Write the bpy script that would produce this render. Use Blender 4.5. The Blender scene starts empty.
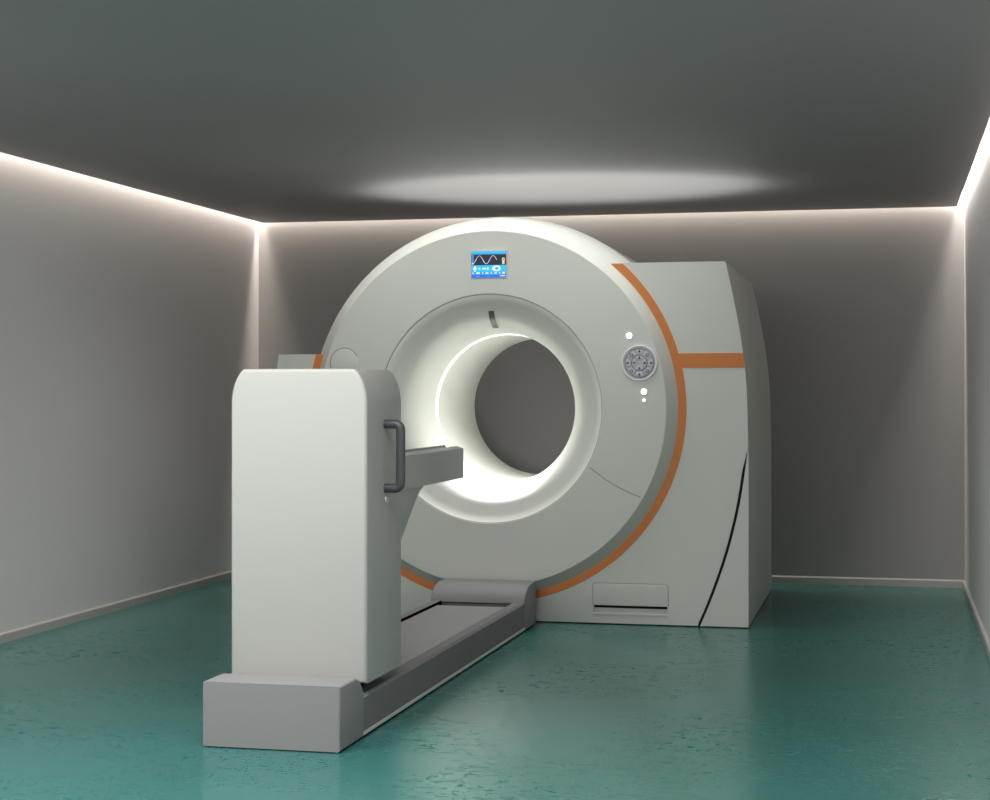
import bpy, bmesh, math, random
from math import pi, sin, cos, radians, sqrt, asin
from mathutils import Vector
random.seed(4)
scene = bpy.context.scene
col = scene.collection

# ------------------------------------------------------------------ materials
def mat(name, rgb, rough=0.5, spec=0.5, metal=0.0, coat=0.0, emit=None, strength=0.0, mottle=0.0, scale=4.0, bump=0.0, stretch=(1, 1, 1)):
    m = bpy.data.materials.new(name); m.use_nodes = True
    nt = m.node_tree; b = nt.nodes['Principled BSDF']
    b.inputs['Base Color'].default_value = (*rgb, 1)
    b.inputs['Roughness'].default_value = rough
    b.inputs['Specular IOR Level'].default_value = spec
    b.inputs['Metallic'].default_value = metal
    b.inputs['Coat Weight'].default_value = coat
    if emit:
        b.inputs['Emission Color'].default_value = (*emit, 1)
        b.inputs['Emission Strength'].default_value = strength
    if mottle or bump:
        tc = nt.nodes.new('ShaderNodeTexCoord'); mp = nt.nodes.new('ShaderNodeMapping')
        mp.inputs['Scale'].default_value = stretch
        nz = nt.nodes.new('ShaderNodeTexNoise'); nz.inputs['Scale'].default_value = scale; nz.inputs['Detail'].default_value = 5
        nt.links.new(tc.outputs['Object'], mp.inputs['Vector']); nt.links.new(mp.outputs['Vector'], nz.inputs['Vector'])
        if mottle:
            mx = nt.nodes.new('ShaderNodeMix'); mx.data_type = 'RGBA'
            mx.inputs['A'].default_value = (*[c * (1 - mottle) for c in rgb], 1)
            mx.inputs['B'].default_value = (*[min(1, c * (1 + mottle)) for c in rgb], 1)
            nt.links.new(nz.outputs['Fac'], mx.inputs['Factor']); nt.links.new(mx.outputs['Result'], b.inputs['Base Color'])
        if bump:
            bp = nt.nodes.new('ShaderNodeBump'); bp.inputs['Strength'].default_value = bump; bp.inputs['Distance'].default_value = 0.002
            nt.links.new(nz.outputs['Fac'], bp.inputs['Height']); nt.links.new(bp.outputs['Normal'], b.inputs['Normal'])
    return m

SHELL = mat('shell_paint', (0.625, 0.638, 0.593), 0.42, 0.4, mottle=0.02, scale=1.5)
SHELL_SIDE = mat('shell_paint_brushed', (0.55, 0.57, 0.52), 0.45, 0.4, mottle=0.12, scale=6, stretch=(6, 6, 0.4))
FACE = mat('face_paint', (0.665, 0.675, 0.63), 0.42, 0.4, mottle=0.01, scale=1.5)
COLUMN = mat('column_paint', (0.42, 0.425, 0.40), 0.45, 0.4, mottle=0.02, scale=2)
ORANGE = mat('orange_stripe', (0.66, 0.225, 0.065), 0.55, 0.3, mottle=0.03, scale=3)
GREY = mat('grey_plastic', (0.265, 0.26, 0.265), 0.65, 0.2, mottle=0.03, scale=30)
GREY_DARK = mat('dark_channel', (0.004, 0.004, 0.004), 0.9, 0.0, mottle=0.1)
GREY_CHANNEL = mat('grey_channel_shaded', (0.19, 0.188, 0.19), 0.6, 0.25, mottle=0.03, scale=30)  # grey plastic darkened; the rail side's shade is put into the colour
GREY_PLATE = mat('grey_plate', (0.255, 0.25, 0.255), 0.42, 0.4, mottle=0.03, scale=20)
PALE_TRIM = mat('pale_trim', (0.62, 0.62, 0.58), 0.5, 0.3, mottle=0.02)
HANDLE = mat('handle_rubber', (0.07, 0.07, 0.075), 0.4, 0.5, mottle=0.05)
GROOVE = mat('groove_dark', (0.02, 0.025, 0.022), 0.8, 0.1, mottle=0.1)
SEAM = mat('seam_grey', (0.30, 0.32, 0.29), 0.6, 0.2, mottle=0.05)  # mid grey for seam and groove lines
PANEL = mat('control_panel_plastic', (0.52, 0.52, 0.57), 0.35, 0.5, mottle=0.03, scale=20)
PANEL_DARK = mat('control_panel_print', (0.06, 0.06, 0.075), 0.5, 0.3, mottle=0.05)
PANEL_BTN = mat('control_panel_button', (0.58, 0.58, 0.63), 0.35, 0.5, mottle=0.03, scale=20)
RIM_WHITE = mat('panel_rim', (0.80, 0.81, 0.80), 0.35, 0.5, mottle=0.02)
LED = mat('led_white', (1, 1, 1), 0.4, emit=(1, 1, 0.98), strength=9, mottle=0.01)
LED_DIM = mat('led_pale', (0.9, 0.9, 0.95), 0.4, emit=(0.95, 0.95, 1), strength=0.8, mottle=0.01)
BORE_GLOW = mat('bore_light_diffuser', (1, 1, 1), 0.4, emit=(1, 0.99, 0.96), strength=1.6, mottle=0.01)
BED = mat('bed_white', (0.42, 0.425, 0.40), 0.45, 0.4, mottle=0.02)
PAD = mat('bed_pad', (0.10, 0.105, 0.11), 0.6, 0.3, mottle=0.05, scale=30)
def glow(name, rgb, s=1.0):
    return mat(name, (0.01, 0.01, 0.01), 0.3, 0.3, emit=rgb, strength=s, mottle=0.01)
SCR = [glow('screen_navy', (0.012, 0.016, 0.05), 0.9), glow('screen_cyan', (0.02, 0.58, 0.95), 0.9), glow('screen_blue', (0.015, 0.17, 0.85), 0.9),
       glow('screen_white', (0.85, 0.95, 1.0), 0.9), glow('screen_tan', (0.85, 0.66, 0.42), 0.9), glow('screen_sky', (0.03, 0.36, 0.93), 0.9)]
BEZEL = mat('screen_bezel', (0.66, 0.55, 0.52), 0.4, 0.4, mottle=0.03)

def wall_mat(name, rgb):
    return mat(name, rgb, 0.55, 0.3, mottle=0.03, scale=1.2, bump=0.02)
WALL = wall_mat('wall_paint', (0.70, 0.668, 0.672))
WALL_RIGHT = wall_mat('wall_right_lightened', (0.78, 0.755, 0.765))  # same wall, lightened: extra light on this side put into the colour
WALL_BACK = wall_mat('wall_back_shaded', (0.33, 0.32, 0.315))  # same wall, darkened: the back's shade put into the colour
CEIL = mat('ceiling_paint', (0.31, 0.285, 0.287), 0.6, 0.25, mottle=0.03, scale=0.8)
BASEB = mat('baseboard_paint', (0.45, 0.435, 0.425), 0.5, 0.3, mottle=0.03)

def floor_mat():
    m = bpy.data.materials.new('teal_vinyl'); m.use_nodes = True
    nt = m.node_tree; N = nt.nodes; L = nt.links; b = N['Principled BSDF']
    tc = N.new('ShaderNodeTexCoord')
    # broad cloudy variation
    n1 = N.new('ShaderNodeTexNoise'); n1.inputs['Scale'].default_value = 1.3; n1.inputs['Detail'].default_value = 6
    L.new(tc.outputs['Object'], n1.inputs['Vector'])
    mx = N.new('ShaderNodeMix'); mx.data_type = 'RGBA'
    mx.inputs['A'].default_value = (0.022, 0.125, 0.112, 1); mx.inputs['B'].default_value = (0.036, 0.172, 0.156, 1)
    L.new(n1.outputs['Fac'], mx.inputs['Factor'])
    # scuffs: warped, stretched noise thresholded into short flakes
    mp = N.new('ShaderNodeMapping'); mp.inputs['Scale'].default_value = (7.0, 11.0, 1); mp.inputs['Rotation'].default_value = (0, 0, 0.25)
    L.new(tc.outputs['Object'], mp.inputs['Vector'])
    n2 = N.new('ShaderNodeTexNoise'); n2.inputs['Scale'].default_value = 2.4; n2.inputs['Detail'].default_value = 8; n2.inputs['Roughness'].default_value = 0.72; n2.inputs['Distortion'].default_value = 1.2
    L.new(mp.outputs['Vector'], n2.inputs['Vector'])
    r2 = N.new('ShaderNodeMapRange'); r2.inputs['From Min'].default_value = 0.55; r2.inputs['From Max'].default_value = 0.62
    L.new(n2.outputs['Fac'], r2.inputs['Value'])
    n3 = N.new('ShaderNodeTexNoise'); n3.inputs['Scale'].default_value = 1.1; n3.inputs['Detail'].default_value = 2
    L.new(tc.outputs['Object'], n3.inputs['Vector'])
    r3 = N.new('ShaderNodeMapRange'); r3.inputs['From Min'].default_value = 0.42; r3.inputs['From Max'].default_value = 0.56
    L.new(n3.outputs['Fac'], r3.inputs['Value'])
    mu = N.new('ShaderNodeMath'); mu.operation = 'MULTIPLY'
    L.new(r2.outputs['Result'], mu.inputs[0]); L.new(r3.outputs['Result'], mu.inputs[1])
    mx2 = N.new('ShaderNodeMix'); mx2.data_type = 'RGBA'; mx2.inputs['B'].default_value = (0.012, 0.125, 0.115, 1)
    L.new(mx.outputs['Result'], mx2.inputs['A']); L.new(mu.outputs['Value'], mx2.inputs['Factor'])
    L.new(mx2.outputs['Result'], b.inputs['Base Color'])
    rr = N.new('ShaderNodeMapRange'); rr.inputs['To Min'].default_value = 0.24; rr.inputs['To Max'].default_value = 0.42
    L.new(mu.outputs['Value'], rr.inputs['Value']); L.new(rr.outputs['Result'], b.inputs['Roughness'])
    b.inputs['Specular IOR Level'].default_value = 0.85
    b.inputs['IOR'].default_value = 1.5
    sp = N.new('ShaderNodeMapRange'); sp.inputs['To Min'].default_value = 0.55; sp.inputs['To Max'].default_value = 0.0
    L.new(mu.outputs['Value'], sp.inputs['Value']); L.new(sp.outputs['Result'], b.inputs['Specular IOR Level'])
    bp = N.new('ShaderNodeBump'); bp.inputs['Strength'].default_value = 0.25; bp.inputs['Distance'].default_value = 0.002; bp.invert = True
    L.new(mu.outputs['Value'], bp.inputs['Height']); L.new(bp.outputs['Normal'], b.inputs['Normal'])
    return m
FLOOR = floor_mat()

# ------------------------------------------------------------------ mesh helpers
def link(name, me, mats, parent=None, smooth=True, angle=35):
    if not isinstance(mats, (list, tuple)): mats = [mats]
    for m in mats: me.materials.append(m)
    if smooth:
        for p in me.polygons: p.use_smooth = True
        me.set_sharp_from_angle(angle=radians(angle))
    o = bpy.data.objects.new(name, me); col.objects.link(o)
    if parent:
        o.parent = parent
        o.location = -parent.location       # meshes are written in room coordinates
    return o

def bm_mesh(name, bm, recalc=True):
    if recalc: bmesh.ops.recalc_face_normals(bm, faces=bm.faces)
    me = bpy.data.meshes.new(name); bm.to_mesh(me); bm.free(); return me

def box_bm(x0, x1, y0, y1, z0, z1, bev=0.0, seg=2):
    bm = bmesh.new()
    bmesh.ops.create_cube(bm, size=1)
    for v in bm.verts:
        v.co = Vector((x0 + (v.co.x + .5) * (x1 - x0), y0 + (v.co.y + .5) * (y1 - y0), z0 + (v.co.z + .5) * (z1 - z0)))
    if bev: bmesh.ops.bevel(bm, geom=bm.edges[:], offset=bev, segments=seg, affect='EDGES', profile=0.5)
    return bm

def join_bm(*bms):
    out = bmesh.new()
    for b in bms:
        me = bpy.data.meshes.new('tmp'); b.to_mesh(me); b.free(); out.from_mesh(me); bpy.data.meshes.remove(me)
    return out

def ext_bm(loops, axis, a, b, bev=0.0, seg=2):
    """Extrude closed 2-D loops (first outline, others holes) from a to b along an axis.
    axis 'Y': loop=(x,z); axis 'X': loop=(y,z); axis 'Z': loop=(x,y)"""
    cu = bpy.data.curves.new('tmp', 'CURVE'); cu.dimensions = '2D'; cu.fill_mode = 'BOTH'
    cu.extrude = max((b - a) / 2 - bev, 0.00001); cu.bevel_depth = bev; cu.bevel_resolution = seg; cu.offset = -bev
    for lp in loops:
        s = cu.splines.new('POLY'); s.points.add(len(lp) - 1); s.use_cyclic_u = True
        for p, q in zip(s.points, lp): p.co = (q[0], q[1], 0, 1)
    o = bpy.data.objects.new('tmp', cu); col.objects.link(o)
    dg = bpy.context.evaluated_depsgraph_get(); dg.update()
    me = bpy.data.meshes.new_from_object(o.evaluated_get(dg))
    bm = bmesh.new(); bm.from_mesh(me)
    bpy.data.objects.remove(o); bpy.data.curves.remove(cu); bpy.data.meshes.remove(me)
    mid = (a + b) / 2
    for v in bm.verts:
        u, w, d = v.co
        v.co = {'Y': Vector((u, mid + d, w)), 'X': Vector((mid + d, u, w)), 'Z': Vector((u, w, mid + d))}[axis]
    bmesh.ops.remove_doubles(bm, verts=bm.verts, dist=1e-5)
    return bm

def lathe_bm(pts, cx, cz, n=160, closed=False):
    """Revolve (r, y) points about the line x=cx, z=cz parallel to Y."""
    bm = bmesh.new(); rings = []
    for pt in pts:
        r, y = pt[:2]; zc = pt[2] if len(pt) > 2 else cz
        rings.append([bm.verts.new((cx + r * cos(2 * pi * k / n), y, zc + r * sin(2 * pi * k / n))) for k in range(n)])
    pairs = list(zip(rings, rings[1:])) + ([(rings[-1], rings[0])] if closed else [])
    for A, B in pairs:
        for k in range(n):
            bm.faces.new((A[k], A[(k + 1) % n], B[(k + 1) % n], B[k]))
    return bm

def spline(pts, k=6):
    out = []
    for i in range(len(pts) - 1):
        p0 = pts[max(i - 1, 0)]; p1 = pts[i]; p2 = pts[i + 1]; p3 = pts[min(i + 2, len(pts) - 1)]
        for j in range(k):
            t = j / k
            out.append(tuple(0.5 * (2 * b + (c - a) * t + (2 * a - 5 * b + 4 * c - d) * t * t + (3 * b - a - 3 * c + d) * t ** 3)
                             for a, b, c, d in zip(p0, p1, p2, p3)))
    out.append(pts[-1]); return out

def tube_bm(path, r, n=16):
    bm = bmesh.new(); rings = []
    path = [Vector(p) for p in path]
    up = Vector((0, 1, 0))
    for i, p in enumerate(path):
        t = (path[min(i + 1, len(path) - 1)] - path[max(i - 1, 0)]).normalized()
        a = t.cross(up).normalized(); b = t.cross(a).normalized()
        rings.append([bm.verts.new(p + r * (a * cos(2 * pi * k / n) + b * sin(2 * pi * k / n))) for k in range(n)])
    for A, B in zip(rings, rings[1:]):
        for k in range(n): bm.faces.new((A[k], A[(k + 1) % n], B[(k + 1) % n], B[k]))
    bm.faces.new(rings[0]); bm.faces.new(rings[-1])
    return bm

def disc_loop(cx, cz, r, n=48, a0=0, a1=2 * pi):
    full = abs(a1 - a0 - 2 * pi) < 1e-6
    m = n if full else n + 1
    return [(cx + r * cos(a0 + (a1 - a0) * k / n), cz + r * sin(a0 + (a1 - a0) * k / n)) for k in range(m)]

def thing(name, label, cat, loc):
    o = bpy.data.objects.new(name, None); col.objects.link(o); o.location = loc; o.empty_display_size = 0.2
    o['label'] = label; o['category'] = cat; o['kind'] = 'thing'
    return o

def struct(name, bm, m, label=None):
    o = link(name, bm_mesh(name, bm), m); o['kind'] = 'structure'
    if label: o['label'] = label
    return o

# ------------------------------------------------------------------ room
XL, XR, YB, YF, ZC = -4.31, 0.47, 11.25, -3.0, 2.43
ZT = 2.70      # top of the light cove
GAP = 0.05
struct('floor', box_bm(XL - .2, XR + .2, YF - .2, YB + .2, -.1, 0), FLOOR, 'scuffed glossy teal vinyl floor')
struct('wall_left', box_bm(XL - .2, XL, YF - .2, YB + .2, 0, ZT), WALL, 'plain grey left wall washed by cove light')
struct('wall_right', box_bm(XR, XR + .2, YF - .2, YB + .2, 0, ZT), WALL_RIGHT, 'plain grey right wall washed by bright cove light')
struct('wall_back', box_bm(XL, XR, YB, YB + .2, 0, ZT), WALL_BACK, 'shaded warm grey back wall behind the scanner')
struct('wall_front', box_bm(XL, XR, YF - .2, YF, 0, ZT), WALL)
struct('ceiling', box_bm(XL + GAP, XR - GAP, YF + .01, YB - GAP, ZC, ZC + .03), CEIL, 'dark grey dropped ceiling slab with a lit gap around it')
struct('ceiling_upper', box_bm(XL - .2, XR + .2, YF - .2, YB + .2, ZT, ZT + .1), WALL)
def baseboard(name, prof, axis, a, b):
    struct(name, ext_bm([prof], axis, a, b), BASEB, 'low grey baseboard with a pale top edge')
bh, bt = 0.05, 0.014
baseboard('baseboard_left', [(XL, 0), (XL + bt, 0), (XL + bt, bh - .008), (XL + bt - .008, bh), (XL, bh)], 'Y', YF, YB)
baseboard('baseboard_right', [(XR, 0), (XR - bt, 0), (XR - bt, bh - .008), (XR - bt + .008, bh), (XR, bh)], 'Y', YF, YB)
baseboard('baseboard_back', [(YB, 0), (YB - bt, 0), (YB - bt, bh - .008), (YB - bt + .008, bh), (YB, bh)], 'X', XL + bt, XR - bt)

# ------------------------------------------------------------------ scanner gantry
CXG, CZG, Y0 = -2.11, 1.16, 9.05
YBK = 10.85
gantry = thing('scanner_gantry', 'pale grey-green ring-shaped medical scanner with orange stripe standing before the back wall', 'scanner', (CXG, Y0 + .9, 0))
RH = 1.0
def arc(r, a0, a1, n): return [(CXG + r * cos(radians(a0 + (a1 - a0) * k / n)), CZG + r * sin(radians(a0 + (a1 - a0) * k / n))) for k in range(n + 1)]
ZSL, ZSR = 1.461, 1.943
aL = 180 - math.degrees(asin((ZSL - CZG) / RH)); aR = math.degrees(asin((ZSR - CZG) / RH))
seam = spline([(-0.726, .954), (-0.744, .811), (-0.767, .666), (-0.799, .52), (-0.839, .373), (-0.889, .226), (-0.934, .108), (-0.978, .006)], 4)
right_top = [(-.726, 1.05), (-.732, 1.252), (-.740, 1.36), (-.751, 1.454), (-.768, 1.57), (-.791, 1.693), (-.817, 1.82), (-.845, ZSR)]
left_side = [(-3.347, ZSL), (-3.358, 1.385), (-3.40, 1.1), (-3.435, .8), (-3.45, .5), (-3.45, .006)]
arc_pts = arc(RH, aR, -(360 - aL), 90)            # from the upper right, under the ring, to the upper left
body_outline = [(-.723, .006), (-.723, .954)] + right_top + arc_pts + left_side
link('rear_housing', bm_mesh('rear_housing', ext_bm([body_outline], 'Y', Y0 + .035, YBK, 0.0)), SHELL_SIDE, gantry)
slot = [(-1.553, .062), (-1.153, .062), (-1.153, .103), (-1.553, .103)]
fas_outline = [(p[0] - .004, p[1]) for p in seam[::-1]] + [(-.726, 1.0)] + right_top + arc_pts + left_side
fas_outline = [(-.990, .006)] + [(p[0] - .016 * min(1, (.954 - p[1]) / .12), p[1]) for p in seam[::-1][1:]] + right_top + arc_pts + left_side
fascia = link('front_fascia', bm_mesh('front_fascia', ext_bm([fas_outline, slot], 'Y', Y0, Y0 + .035, 0.0)), SHELL, gantry)
side_outline = [(-.723, .006), (-.723, .954)] + seam[1:]
link('side_cover', bm_mesh('side_cover', ext_bm([side_outline], 'Y', Y0, Y0 + .035, 0.0)), SHELL, gantry)
# added dark strip painting the groove's shade between fascia and side cover
gk = [(p[0] + .003, p[1]) for p in seam] + [(p[0] - .022, p[1]) for p in seam[::-1]]
link('groove_shade_strip', bm_mesh('groove_shade_strip', ext_bm([gk[1:-1]], 'Y', Y0 + .012, Y0 + .036)), GROOVE, gantry)
link('plinth', bm_mesh('plinth', box_bm(-3.43, -.74, Y0 + .03, YBK - .03, 0, .012)), GROOVE, gantry)
# access panel: rounded seam line and the recessed slot below it
def rrect(x0, x1, z0, z1, r, n=6, corners=(1, 1, 1, 1)):
    out = []
    for (cx, cz, a, on) in ((x1 - r, z0 + r, -90, corners[0]), (x1 - r, z1 - r, 0, corners[1]), (x0 + r, z1 - r, 90, corners[2]), (x0 + r, z0 + r, 180, corners[3])):
        if on: out += [(cx + r * cos(radians(a + 90 * k / n)), cz + r * sin(radians(a + 90 * k / n))) for k in range(n + 1)]
        else:
            out.append((x1 if a in (-90, 0) else x0, z0 if a in (-90, 180) else z1))
    return out
pan = link('access_panel', bm_mesh('access_panel', ext_bm([rrect(-1.556, -1.150, .103, .220, .018, corners=(0, 1, 1, 0))], 'Y', Y0 - .004, Y0 + .004, .0015)), SHELL, gantry)
rim_o = rrect(-1.5595, -1.1465, .103, .2235, .020, corners=(0, 1, 1, 0)); rim_i = rrect(-1.556, -1.150, .1025, .220, .018, corners=(0, 1, 1, 0))
link('panel_seam', bm_mesh('panel_seam', ext_bm([rim_o], 'Y', Y0 - .001, Y0 + .002)), SEAM, pan)
pan.children[0].location = (0, 0, 0)
# recess: sloping shelf; back coloured dark to stand for the slot's shade
prof = [(Y0 + .001, .062), (Y0 + .033, .085), (Y0 + .033, .05), (Y0 + .001, .05)]
link('slot_back', bm_mesh('slot_back', box_bm(-1.554, -1.152, Y0 + .0335, Y0 + .0345, .06, .104)), GROOVE, gantry)
link('panel_grip_recess', bm_mesh('panel_grip_recess', ext_bm([prof], 'X', -1.554, -1.152)), SHELL, gantry)
lip = link('grip_lip', bm_mesh('grip_lip', ext_bm([rrect(-1.555, -1.151, .050, .064, .006)], 'Y', Y0 - .006, Y0 + .003, .002)), SHELL, gantry)

# ring body: tunnel, funnel, face, outer cone and drum, revolved about the bore axis
funnel = spline([(.617, Y0 - .094), (.606, Y0 - .072), (.585, Y0 - .050), (.555, Y0 - .040), (.52, Y0 - .028), (.49, Y0 - .004), (.462, Y0 + .040), (.440, Y0 + .10), (.425, Y0 + .19), (.42, Y0 + .30)], 5)
drum = spline([(.9625, Y0 - .0855, 1.160), (1.018, Y0, 1.158), (1.062, Y0 + .075, 1.142), (1.094, Y0 + .15, 1.123), (1.110, Y0 + .20, 1.117), (1.114, Y0 + .25, 1.116)], 4)
drum += [(1.112, Y0 + .5, 1.116), (1.108, Y0 + 1.2, 1.118), (1.09, Y0 + 1.27, 1.12), (.9, Y0 + 1.29, 1.15), (.42, Y0 + 1.3, 1.16)]
link('outer_drum', bm_mesh('outer_drum', lathe_bm([(.955, Y0 - .086)] + drum, CXG, CZG), False), SHELL, gantry, angle=25)
link('front_face_ring', bm_mesh('front_face_ring', lathe_bm([(.6215, Y0 - .094), (.6215, Y0 - .100), (.624, Y0 - .1015), (.955, Y0 - .0868), (.960, Y0 - .0862), (.9625, Y0 - .084)], CXG, CZG), False), FACE, gantry, angle=25)
link('bore_funnel', bm_mesh('bore_funnel', lathe_bm([(.6215, Y0 - .088)] + funnel + [(.42, Y0 + 1.3)], CXG, CZG), False), FACE, gantry, angle=50)
link('bore_seam', bm_mesh('bore_seam', lathe_bm([(.6215, Y0 - .0985), (.617, Y0 - .0935)], CXG, CZG), False), SEAM, gantry)
link('bore_light_ring', bm_mesh('bore_light_ring', lathe_bm([(.4185, Y0 + .36), (.4165, Y0 + .365), (.4165, Y0 + .40), (.4185, Y0 + .405)], CXG, CZG, 96), False), BORE_GLOW, gantry)
def yface(r): return Y0 - .1015 + (r - .624) / (.955 - .624) * (.0147)

# orange stripe: ring on the fascia plus horizontal band to the right edge
def ringpts(r, zl, zr, n=120):
    a1 = 180 - math.degrees(asin((zl - CZG) / r)); a0 = math.degrees(asin((zr - CZG) / r))
    return arc(r, a0, -(360 - a1), n)
stripe = ringpts(1.059, ZSL - .001, 1.938) + ringpts(1.010, ZSL - .001, 1.938)[::-1]
link('orange_ring_stripe', bm_mesh('orange_ring_stripe', ext_bm([stripe], 'Y', Y0 - .003, Y0 + .002)), ORANGE, gantry)
zb0, zb1 = 1.379, 1.456
xin = lambda z: CXG + sqrt(1.055 ** 2 - (z - CZG) ** 2)
link('orange_side_band', bm_mesh('orange_side_band', ext_bm([[(xin(zb0), zb0), (-.7425, zb0), (-.7515, zb1), (xin(zb1), zb1)]], 'Y', Y0 - .0029, Y0 + .002)), ORANGE, gantry)

def face_pt(x, z, off=0.0):
    r = math.hypot(x - CXG, z - CZG); return yface(r) - off
# round blank cover at the left of the face
bx, bz = -2.930, 1.412
yb = face_pt(bx, bz)
cov = link('round_blank_cover', bm_mesh('round_blank_cover', ext_bm([disc_loop(bx, bz, .078)], 'Y', yb - .004, yb + .01, .002)), FACE, gantry)
link('cover_groove', bm_mesh('cover_groove', ext_bm([disc_loop(bx, bz, .083)], 'Y', yb - .0025, yb + .01)), SEAM, cov)
cov.children[0].location = (0, 0, 0)
# round control panel at the right of the face
px, pz = -1.289, 1.404
yp = face_pt(px, pz)
cp = link('control_panel', bm_mesh('control_panel', ext_bm([disc_loop(px, pz, .088)], 'Y', yp - .006, yp + .01, .002)), PANEL, gantry)
def sub(o): o.location = (0, 0, 0); return o
sub(link('panel_rim', bm_mesh('panel_rim', ext_bm([disc_loop(px, pz, .095), disc_loop(px, pz, .0865)], 'Y', yp - .011, yp + .008, .002)), RIM_WHITE, cp))
def sector(r0, r1, a0, a1, n=8):
    return disc_loop(px, pz, r1, n, radians(a0), radians(a1)) + disc_loop(px, pz, r0, n, radians(a0), radians(a1))[::-1]
for k in range(4):      # inner direction keys
    a = 90 * k
    bm_ = ext_bm([sector(.020, .038, a - 38, a + 38)], 'Y', yp - .0105, yp - .004, .0012)
    b = sub(link('arrow_key', bm_mesh('arrow_key', bm_), PANEL_BTN, cp))
for k in range(8):      # outer keys
    a = 45 * k
    bm_ = ext_bm([sector(.047, .072, a - 17, a + 17)], 'Y', yp - .0105, yp - .004, .0012)
    sub(link('panel_key', bm_mesh('panel_key', bm_), PANEL_BTN, cp))
marks = []
for k in range(4):
    a = radians(90 * k); mx_, mz_ = px + .029 * cos(a), pz + .029 * sin(a)
    t = [(mx_ + .009 * cos(a + w), mz_ + .009 * sin(a + w)) for w in (0, 2.3, -2.3)]
    marks.append(ext_bm([t], 'Y', yp - .0115, yp - .0105))
for k in range(8):
    a = radians(45 * k); mx_, mz_ = px + .060 * cos(a), pz + .060 * sin(a)
    if k % 2 == 0:
        t = [(mx_ + .010 * cos(a + w), mz_ + .010 * sin(a + w)) for w in (0, 2.2, 3.14, -2.2)]
        t = [(mx_ + .012 * cos(a), mz_ + .012 * sin(a)), (mx_ + .008 * cos(a + 2), mz_ + .008 * sin(a + 2)), (mx_ - .003 * cos(a), mz_ - .003 * sin(a)), (mx_ + .008 * cos(a - 2), mz_ + .008 * sin(a - 2))]
        marks.append(ext_bm([t], 'Y', yp - .0115, yp - .0105))
    else:
        marks.append(ext_bm([disc_loop(mx_, mz_, .009, 12), disc_loop(mx_, mz_, .0055, 12)], 'Y', yp - .0115, yp - .0105))
for r0, r1 in ((.0405, .0425), (.0755, .077)):
    marks.append(ext_bm([disc_loop(px, pz, r1, 48), disc_loop(px, pz, r0, 48)], 'Y', yp - .0085, yp - .0055))
sub(link('printed_symbols', bm_mesh('printed_symbols', join_bm(*marks)), PANEL_DARK, cp))

# indicator lamps
def dome_bm(cx, cz, y, r, h, n=24, m=5):
    return lathe_bm([(max(r * cos(pi / 2 * k / m), 1e-4), y - h * sin(pi / 2 * k / m)) for k in range(m + 1)], cx, cz, n)
for (lx, lz, r, m) in ((-1.345, 1.549, .0135, LED), (-1.266, 1.252, .0135, LED), (-1.265, 1.206, .009, LED_DIM)):
    yl = face_pt(lx, lz)
    o = link('indicator_lamp', bm_mesh('indicator_lamp', dome_bm(lx, lz, yl + .001, r, .010), False), m, gantry)
    rg = sub(link('lamp_collar', bm_mesh('lamp_collar', ext_bm([disc_loop(lx, lz, r + .006, 32), disc_loop(lx, lz, r, 32)], 'Y', yl - .003, yl + .004, .001)), RIM_WHITE, o))

# thin seam on the lower right of the face
pts = spline([(-1.556, .848), (-1.525, .824), (-1.452, .772), (-1.36, .722), (-1.285, .692)], 6)
w = .0022
lp = [(p[0] + w * .5, p[1] + w) for p in pts] + [(p[0] - w * .5, p[1] - w) for p in pts[::-1]]
bm_ = ext_bm([lp], 'Y', 0, .001)
for v in bm_.verts: v.co.y = face_pt(v.co.x, v.co.z) - .0012 + v.co.y
link('face_seam', bm_mesh('face_seam', bm_), SEAM, gantry)

# laser window in the upper funnel
def fy(r):
    for (ra, ya), (rb, yb_) in zip(funnel, funnel[1:]):
        if rb <= r <= ra: return ya + (yb_ - ya) * (ra - r) / (ra - rb + 1e-9)
    return funnel[-1][1]
bm_ = bmesh.new(); rows = []
for k in range(8):
    r = .535 - .09 * k / 7
    rows.append([bm_.verts.new((CXG + .016 * s_, fy(r) - .003, CZG + r - .003)) for s_ in (-1, 1)])
for A, B in zip(rows, rows[1:]): bm_.faces.new((A[0], A[1], B[1], B[0]))
link('laser_window', bm_mesh('laser_window', bm_), mat('laser_glass', (0.12, 0.125, 0.125), 0.15, 0.5, mottle=0.05), gantry)

# monitor on top of the face
sx0, sx1, sz0, sz1 = -2.205, -2.012, 1.869, 2.012
ys = face_pt(CXG, 1.94)
disp = link('display_monitor', bm_mesh('display_monitor', ext_bm([rrect(sx0 - .004, sx1 + .004, sz0 - .004, sz1 + .004, .004)], 'Y', ys - .006, ys + .02, .0015)), BEZEL, gantry)
bmq = bmesh.new(); layer = [0]
W, Hh = sx1 - sx0, sz1 - sz0
def P(u, v): return (sx0 + u * W, sz1 - v * Hh)
def poly(uv, mi):
    layer[0] += 1
    y = ys - .0064 - .00002 * layer[0]
    f = bmq.faces.new([bmq.verts.new((P(u, v)[0], y, P(u, v)[1])) for u, v in uv]); f.material_index = mi
def quad(u0, v0, u1, v1, mi): poly([(u0, v0), (u1, v0), (u1, v1), (u0, v1)], mi)
def blob(u, v, ru, rv, mi, n=14): poly([(u + ru * cos(2 * pi * k / n), v + rv * sin(2 * pi * k / n)) for k in range(n)], mi)
quad(0, 0, 1, 1, 2)
quad(0, 0, 1, .12, 1)
quad(0, .075, 1, .105, 5)
quad(0, .12, 1, .53, 0)
quad(0, .53, 1, .80, 1)
quad(0, .78, 1, .90, 5)
quad(.02, .13, .06, .45, 5)                       # scale at left of the plot
blob(.035, .47, .03, .035, 4)
wave = [(.07 + .66 * k / 60, .325 - .155 * sin(2 * pi * (1.66 * k / 60) - .95)) for k in range(61)]
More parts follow.
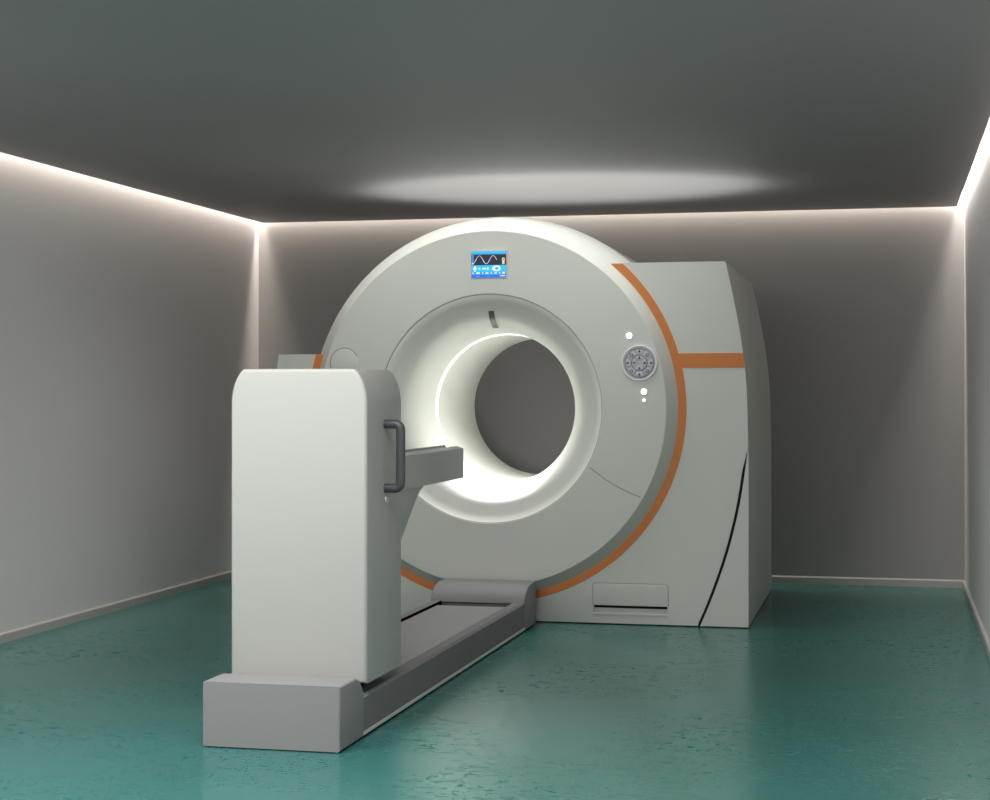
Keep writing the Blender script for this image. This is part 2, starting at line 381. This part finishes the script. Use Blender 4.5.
for (u0, v0), (u1, v1) in zip(wave, wave[1:]):
    du, dv = (u1 - u0) * W, (v1 - v0) * Hh; L_ = math.hypot(du, dv); nu, nv = -dv / L_ * .0013 / W, du / L_ * .0013 / Hh
    poly([(u0 - nu, v0 - nv), (u1 - nu, v1 - nv), (u1 + nu, v1 + nv), (u0 + nu, v0 + nv)], 3 if v0 > .3 else 4)
blob(.92, .32, .045, .075, 4); blob(.92, .32, .018, .03, 0); quad(.885, .38, .955, .50, 4)   # figure icon
blob(.10, .655, .055, .055, 3); quad(.08, .56, .12, .77, 3)
quad(.21, .62, .25, .70, 3); quad(.31, .63, .42, .69, 3); quad(.45, .61, .49, .71, 3)
blob(.72, .655, .125, .11, 3); blob(.73, .66, .05, .05, 5); quad(.59, .65, .68, .70, 3)
for u, w_ in ((.03, .03), (.14, .10), (.31, .03), (.41, .08), (.56, .03), (.67, .06), (.80, .03), (.89, .07)):
    quad(u, .80, u + w_, .86, 3)
quad(.14, .93, .25, .975, 5); quad(.46, .93, .53, .975, 5); quad(.82, .92, .97, .955, 3)
for f in bmq.faces:
    if f.normal.y > 0: f.normal_flip()
sub(link('screen_image', bm_mesh('screen_image', bmq, False), SCR, disp, smooth=False))

# ------------------------------------------------------------------ floor rail of the patient table
RX0, RX1 = -2.352, -1.850
rail = thing('floor_rail', 'low grey floor rail with boxy end caps running from foreground to the scanner ring', 'rail', (-2.1, 7.2, 0))
def endprof(ya, yb_, back):    # side profile with a quarter-round shoulder at yb_
    return None
cap_f = [(5.60, .004), (5.875, .004), (5.878, .15), (5.872, .168), (5.858, .190), (5.838, .210), (5.81, .224), (5.775, .231), (5.60, .231)]
link('front_end_cap', bm_mesh('front_end_cap', ext_bm([cap_f], 'X', RX0 - .005, RX1 + .003, .010, 3)), GREY, rail, angle=40)
cap_r = [(8.94, .008), (8.94, .236), (8.83, .236), (8.775, .231), (8.725, .218), (8.685, .197), (8.66, .172), (8.648, .148), (8.66, .140), (8.668, .008)]
link('rear_end_cap', bm_mesh('rear_end_cap', ext_bm([cap_r], 'X', RX0 - .002, RX1 + .003, .006, 3)), GREY, rail, angle=40)
ch = [(RX0 + .004, .022), (RX1 - .002, .022), (RX1 - .002, .143), (RX1 - .014, .153), (RX1 - .055, .153), (RX1 - .055, .118), (RX0 + .055, .118), (RX0 + .055, .153), (RX0 + .014, .153), (RX0 + .004, .143)]
link('side_channel', bm_mesh('side_channel', ext_bm([ch], 'Y', 5.80, 8.74)), GREY_CHANNEL, rail)
link('dark_track', bm_mesh('dark_track', ext_bm([[(RX0 + .054, .117), (RX1 - .054, .117), (RX1 - .054, .1525), (RX1 - .0565, .1525), (RX1 - .0565, .121), (RX0 + .0565, .121), (RX0 + .0565, .1525), (RX0 + .054, .1525)]], 'Y', 5.80, 8.74)), GREY_DARK, rail)
link('cover_plate', bm_mesh('cover_plate', ext_bm([[(RX0 + .078, .1215), (RX1 - .060, .1215), (RX1 - .060, .146), (RX1 - .064, .150), (RX0 + .082, .150), (RX0 + .078, .146)]], 'Y', 5.82, 8.48)), GREY_PLATE, rail)
link('pale_foot_trim', bm_mesh('pale_foot_trim', box_bm(RX0 + .002, RX1 + .001, 5.82, 8.70, .009, .021)), PALE_TRIM, rail)
link('rail_foot', bm_mesh('rail_foot', box_bm(RX0 + .012, RX1 - .006, 5.61, 8.93, 0, .0095)), GREY_DARK, rail)

# ------------------------------------------------------------------ patient table: column, arm and pallet
TX0, TX1, TY0, TY1 = -2.370, -1.845, 5.90, 6.355
table = thing('patient_table', 'tall pale grey table column with rounded shoulders standing on the grey floor rail', 'patient table', ((TX0 + TX1) / 2, 6.13, .155))
zt_, zs, inset = 1.335, 1.205, .048
sh = []
for k in range(13):      # rounded shoulder, quarter of a slim ellipse cut off by the flat top
    a = radians(66 * k / 12)
    sh.append((inset / (1 - cos(radians(66))) * (1 - cos(a)), zs + (zt_ - zs) * sin(a) / sin(radians(66))))
colp = [(TX1 - d, z) for d, z in sh] + [(TX0 + d, z) for d, z in sh[::-1]] + [(TX0, .192), (TX1, .192)]
colm = link('column', bm_mesh('column', ext_bm([colp], 'Y', TY0, TY1, .013, 4)), COLUMN, table, angle=30)
link('carriage', bm_mesh('carriage', box_bm(TX0 + .09, TX1 - .068, TY0 + .03, 6.08, .1506, .196)), GREY_DARK, table)
arm_pts = spline([(6.345, .655), (6.425, .708), (6.50, .762), (6.585, .816), (6.645, .848), (6.706, .866)], 4)
armp = arm_pts + [(7.30, .8685), (7.30, .93), (6.345, .93)]
link('cantilever_arm', bm_mesh('cantilever_arm', ext_bm([armp], 'X', TX0 + .008, TX1 - .006, .004)), COLUMN, table, angle=30)
# pallet: shallow cradle cross-section
cx_ = (TX0 + TX1) / 2; hw = (TX1 - TX0) / 2
pal = [(cx_ - hw, .868), (cx_ + hw, .868), (cx_ + hw, 1.0), (cx_ + hw - .03, 1.01)]
pal += [(cx_ + (hw - .05) * (1 - 2 * k / 16), 1.0 - .055 * (1 - (1 - 2 * k / 16) ** 2)) for k in range(17)]
pal += [(cx_ - hw + .03, 1.01), (cx_ - hw, 1.0)]
link('bed_pallet', bm_mesh('bed_pallet', ext_bm([pal], 'Y', 6.36, 7.342, .004)), BED, table, angle=30)
padp = [(cx_ + (hw - .07) * (1 - 2 * k / 16), 1.003 - .055 * (1 - ((1 - 2 * k / 16) * .93) ** 2)) for k in range(17)]
padp = padp + [(x, z + .02) for x, z in padp[::-1]]
link('bed_pad', bm_mesh('bed_pad', ext_bm([padp], 'Y', 6.40, 7.30, .003)), BED, table, angle=30)
# grab handle on the right side of the column
hxo, hy, r_ = TX1 + .062, 6.128, .0175
def corner(z, s):
    return [(hxo - .022 + .022 * sin(radians(a)), hy, z + s * .022 * (1 - cos(radians(a)))) for a in (0, 15, 30, 45, 60, 75, 90)]
path = [(TX1 - .004, hy, .889), (TX1 + .02, hy, .889)] + corner(.889, 1) + [(hxo, hy, .95), (hxo, hy, 1.05)] + corner(1.13, -1)[::-1] + [(TX1 + .02, hy, 1.13), (TX1 - .004, hy, 1.13)]
link('grab_handle', bm_mesh('grab_handle', tube_bm(path, r_)), HANDLE, table, angle=50)
def side_disc(y, z, ry, rz, n=24):
    return [(y + ry * cos(2 * pi * k / n), z + rz * sin(2 * pi * k / n)) for k in range(n)]
link('lock_button', bm_mesh('lock_button', ext_bm([side_disc(6.150, .845, .020, .015)], 'X', TX1 - .002, TX1 + .004, .0015)), PALE_TRIM, table)

for o in bpy.data.objects:
    n = o.name.split('.')[0]
    t = {'orange_ring_stripe': 'orange ring stripe around the disc', 'orange_side_band': 'orange horizontal band', 'display_monitor': 'small blue monitor showing a wave',
         'control_panel': 'round grey control panel', 'grab_handle': 'dark grey grab handle', 'indicator_lamp': 'glowing white indicator lamp', 'pale_foot_trim': 'thin pale trim line'}.get(n)
    if t: o['label'] = t

# ------------------------------------------------------------------ lights
def area(name, loc, rot, sx, sy, power, color=(1, 1, 1), spread=180):
    l = bpy.data.lights.new(name, 'AREA'); l.shape = 'RECTANGLE'; l.size = sx; l.size_y = sy; l.energy = power; l.color = color
    l.spread = radians(spread)
    o = bpy.data.objects.new(name, l); col.objects.link(o); o.location = loc; o.rotation_euler = rot
    return o
WARM = (1.0, 0.90, 0.79)
zl = ZC + .125
yl0, yl1 = 3.0, YB - .02
area('cove_lamp_left', (XL + .024, (yl0 + yl1) / 2, zl), (0, 0, 0), .035, yl1 - yl0, 42, WARM)
area('cove_lamp_right', (XR - .024, (yl0 + yl1) / 2, zl), (0, 0, 0), .035, yl1 - yl0, 50, (1.0, .93, .87))
area('cove_lamp_back', ((XL + XR) / 2, YB - .024, zl), (0, 0, 0), XR - XL - .06, .035, 34, WARM)
def aim(o, t):
    d = Vector(t) - o.location; o.rotation_euler = d.to_track_quat('-Z', 'Y').to_euler()
area('ceiling_key_lamp', (-2.3, 4.5, 2.40), (0, 0, 0), 3.0, .8, 108, (1, .985, .96))
f = area('front_fill_lamp', (-2.0, 1.6, 2.2), (0, 0, 0), 1.6, .5, 26, (1, .99, .97)); aim(f, (-2.1, 6.5, .8))
area('overhead_light_helper', (CXG + .1, 8.74, 2.41), (0, 0, 0), 2.5, .9, 11.5, (1, .99, .96), 130)  # added overhead lamp without a fixture, brightening the ring's rim and face
area('ceiling_glow_helper', (CXG + .25, 9.72, 2.262), (pi, 0, 0), 2.3, 1.5, 10.0, (.94, 1, .955)).data.shape = 'ELLIPSE'  # added lamp floating over the drum to paint a glow on the ceiling
area('bore_lamp', (CXG, Y0 + .5, CZG + .38), (0, 0, 0), .3, .6, 2.6, (1, 1, .97), 90)
area('floor_glare_helper', (CXG + .02, Y0 - .03, CZG - .36), (pi / 2, 0, 0), .24, .10, 4.5, (1, 1, .97))  # added lamp hovering in the bore mouth to throw glare on the floor

w = bpy.data.worlds.new('world'); scene.world = w; w.use_nodes = True
w.node_tree.nodes['Background'].inputs['Color'].default_value = (.02, .02, .02, 1)

# ------------------------------------------------------------------ camera
F = 1700.0
th = math.atan(394 / F)
cd = bpy.data.cameras.new('camera'); cam = bpy.data.objects.new('camera', cd); col.objects.link(cam)
cd.sensor_fit = 'HORIZONTAL'; cd.sensor_width = 36; cd.lens = F / 990 * 36; cd.shift_y = -8 / 990
cd.clip_start = .05
cam.location = (0, 0, 1.25); cam.rotation_euler = (pi / 2, 0, th)
scene.camera = cam
scene.view_settings.view_transform = 'Standard'
scene.view_settings.look = 'None'
scene.view_settings.exposure = 0.16
scene.cycles.use_denoising = True
scene.cycles.max_bounces = 8
scene.cycles.sample_clamp_indirect = 6.0
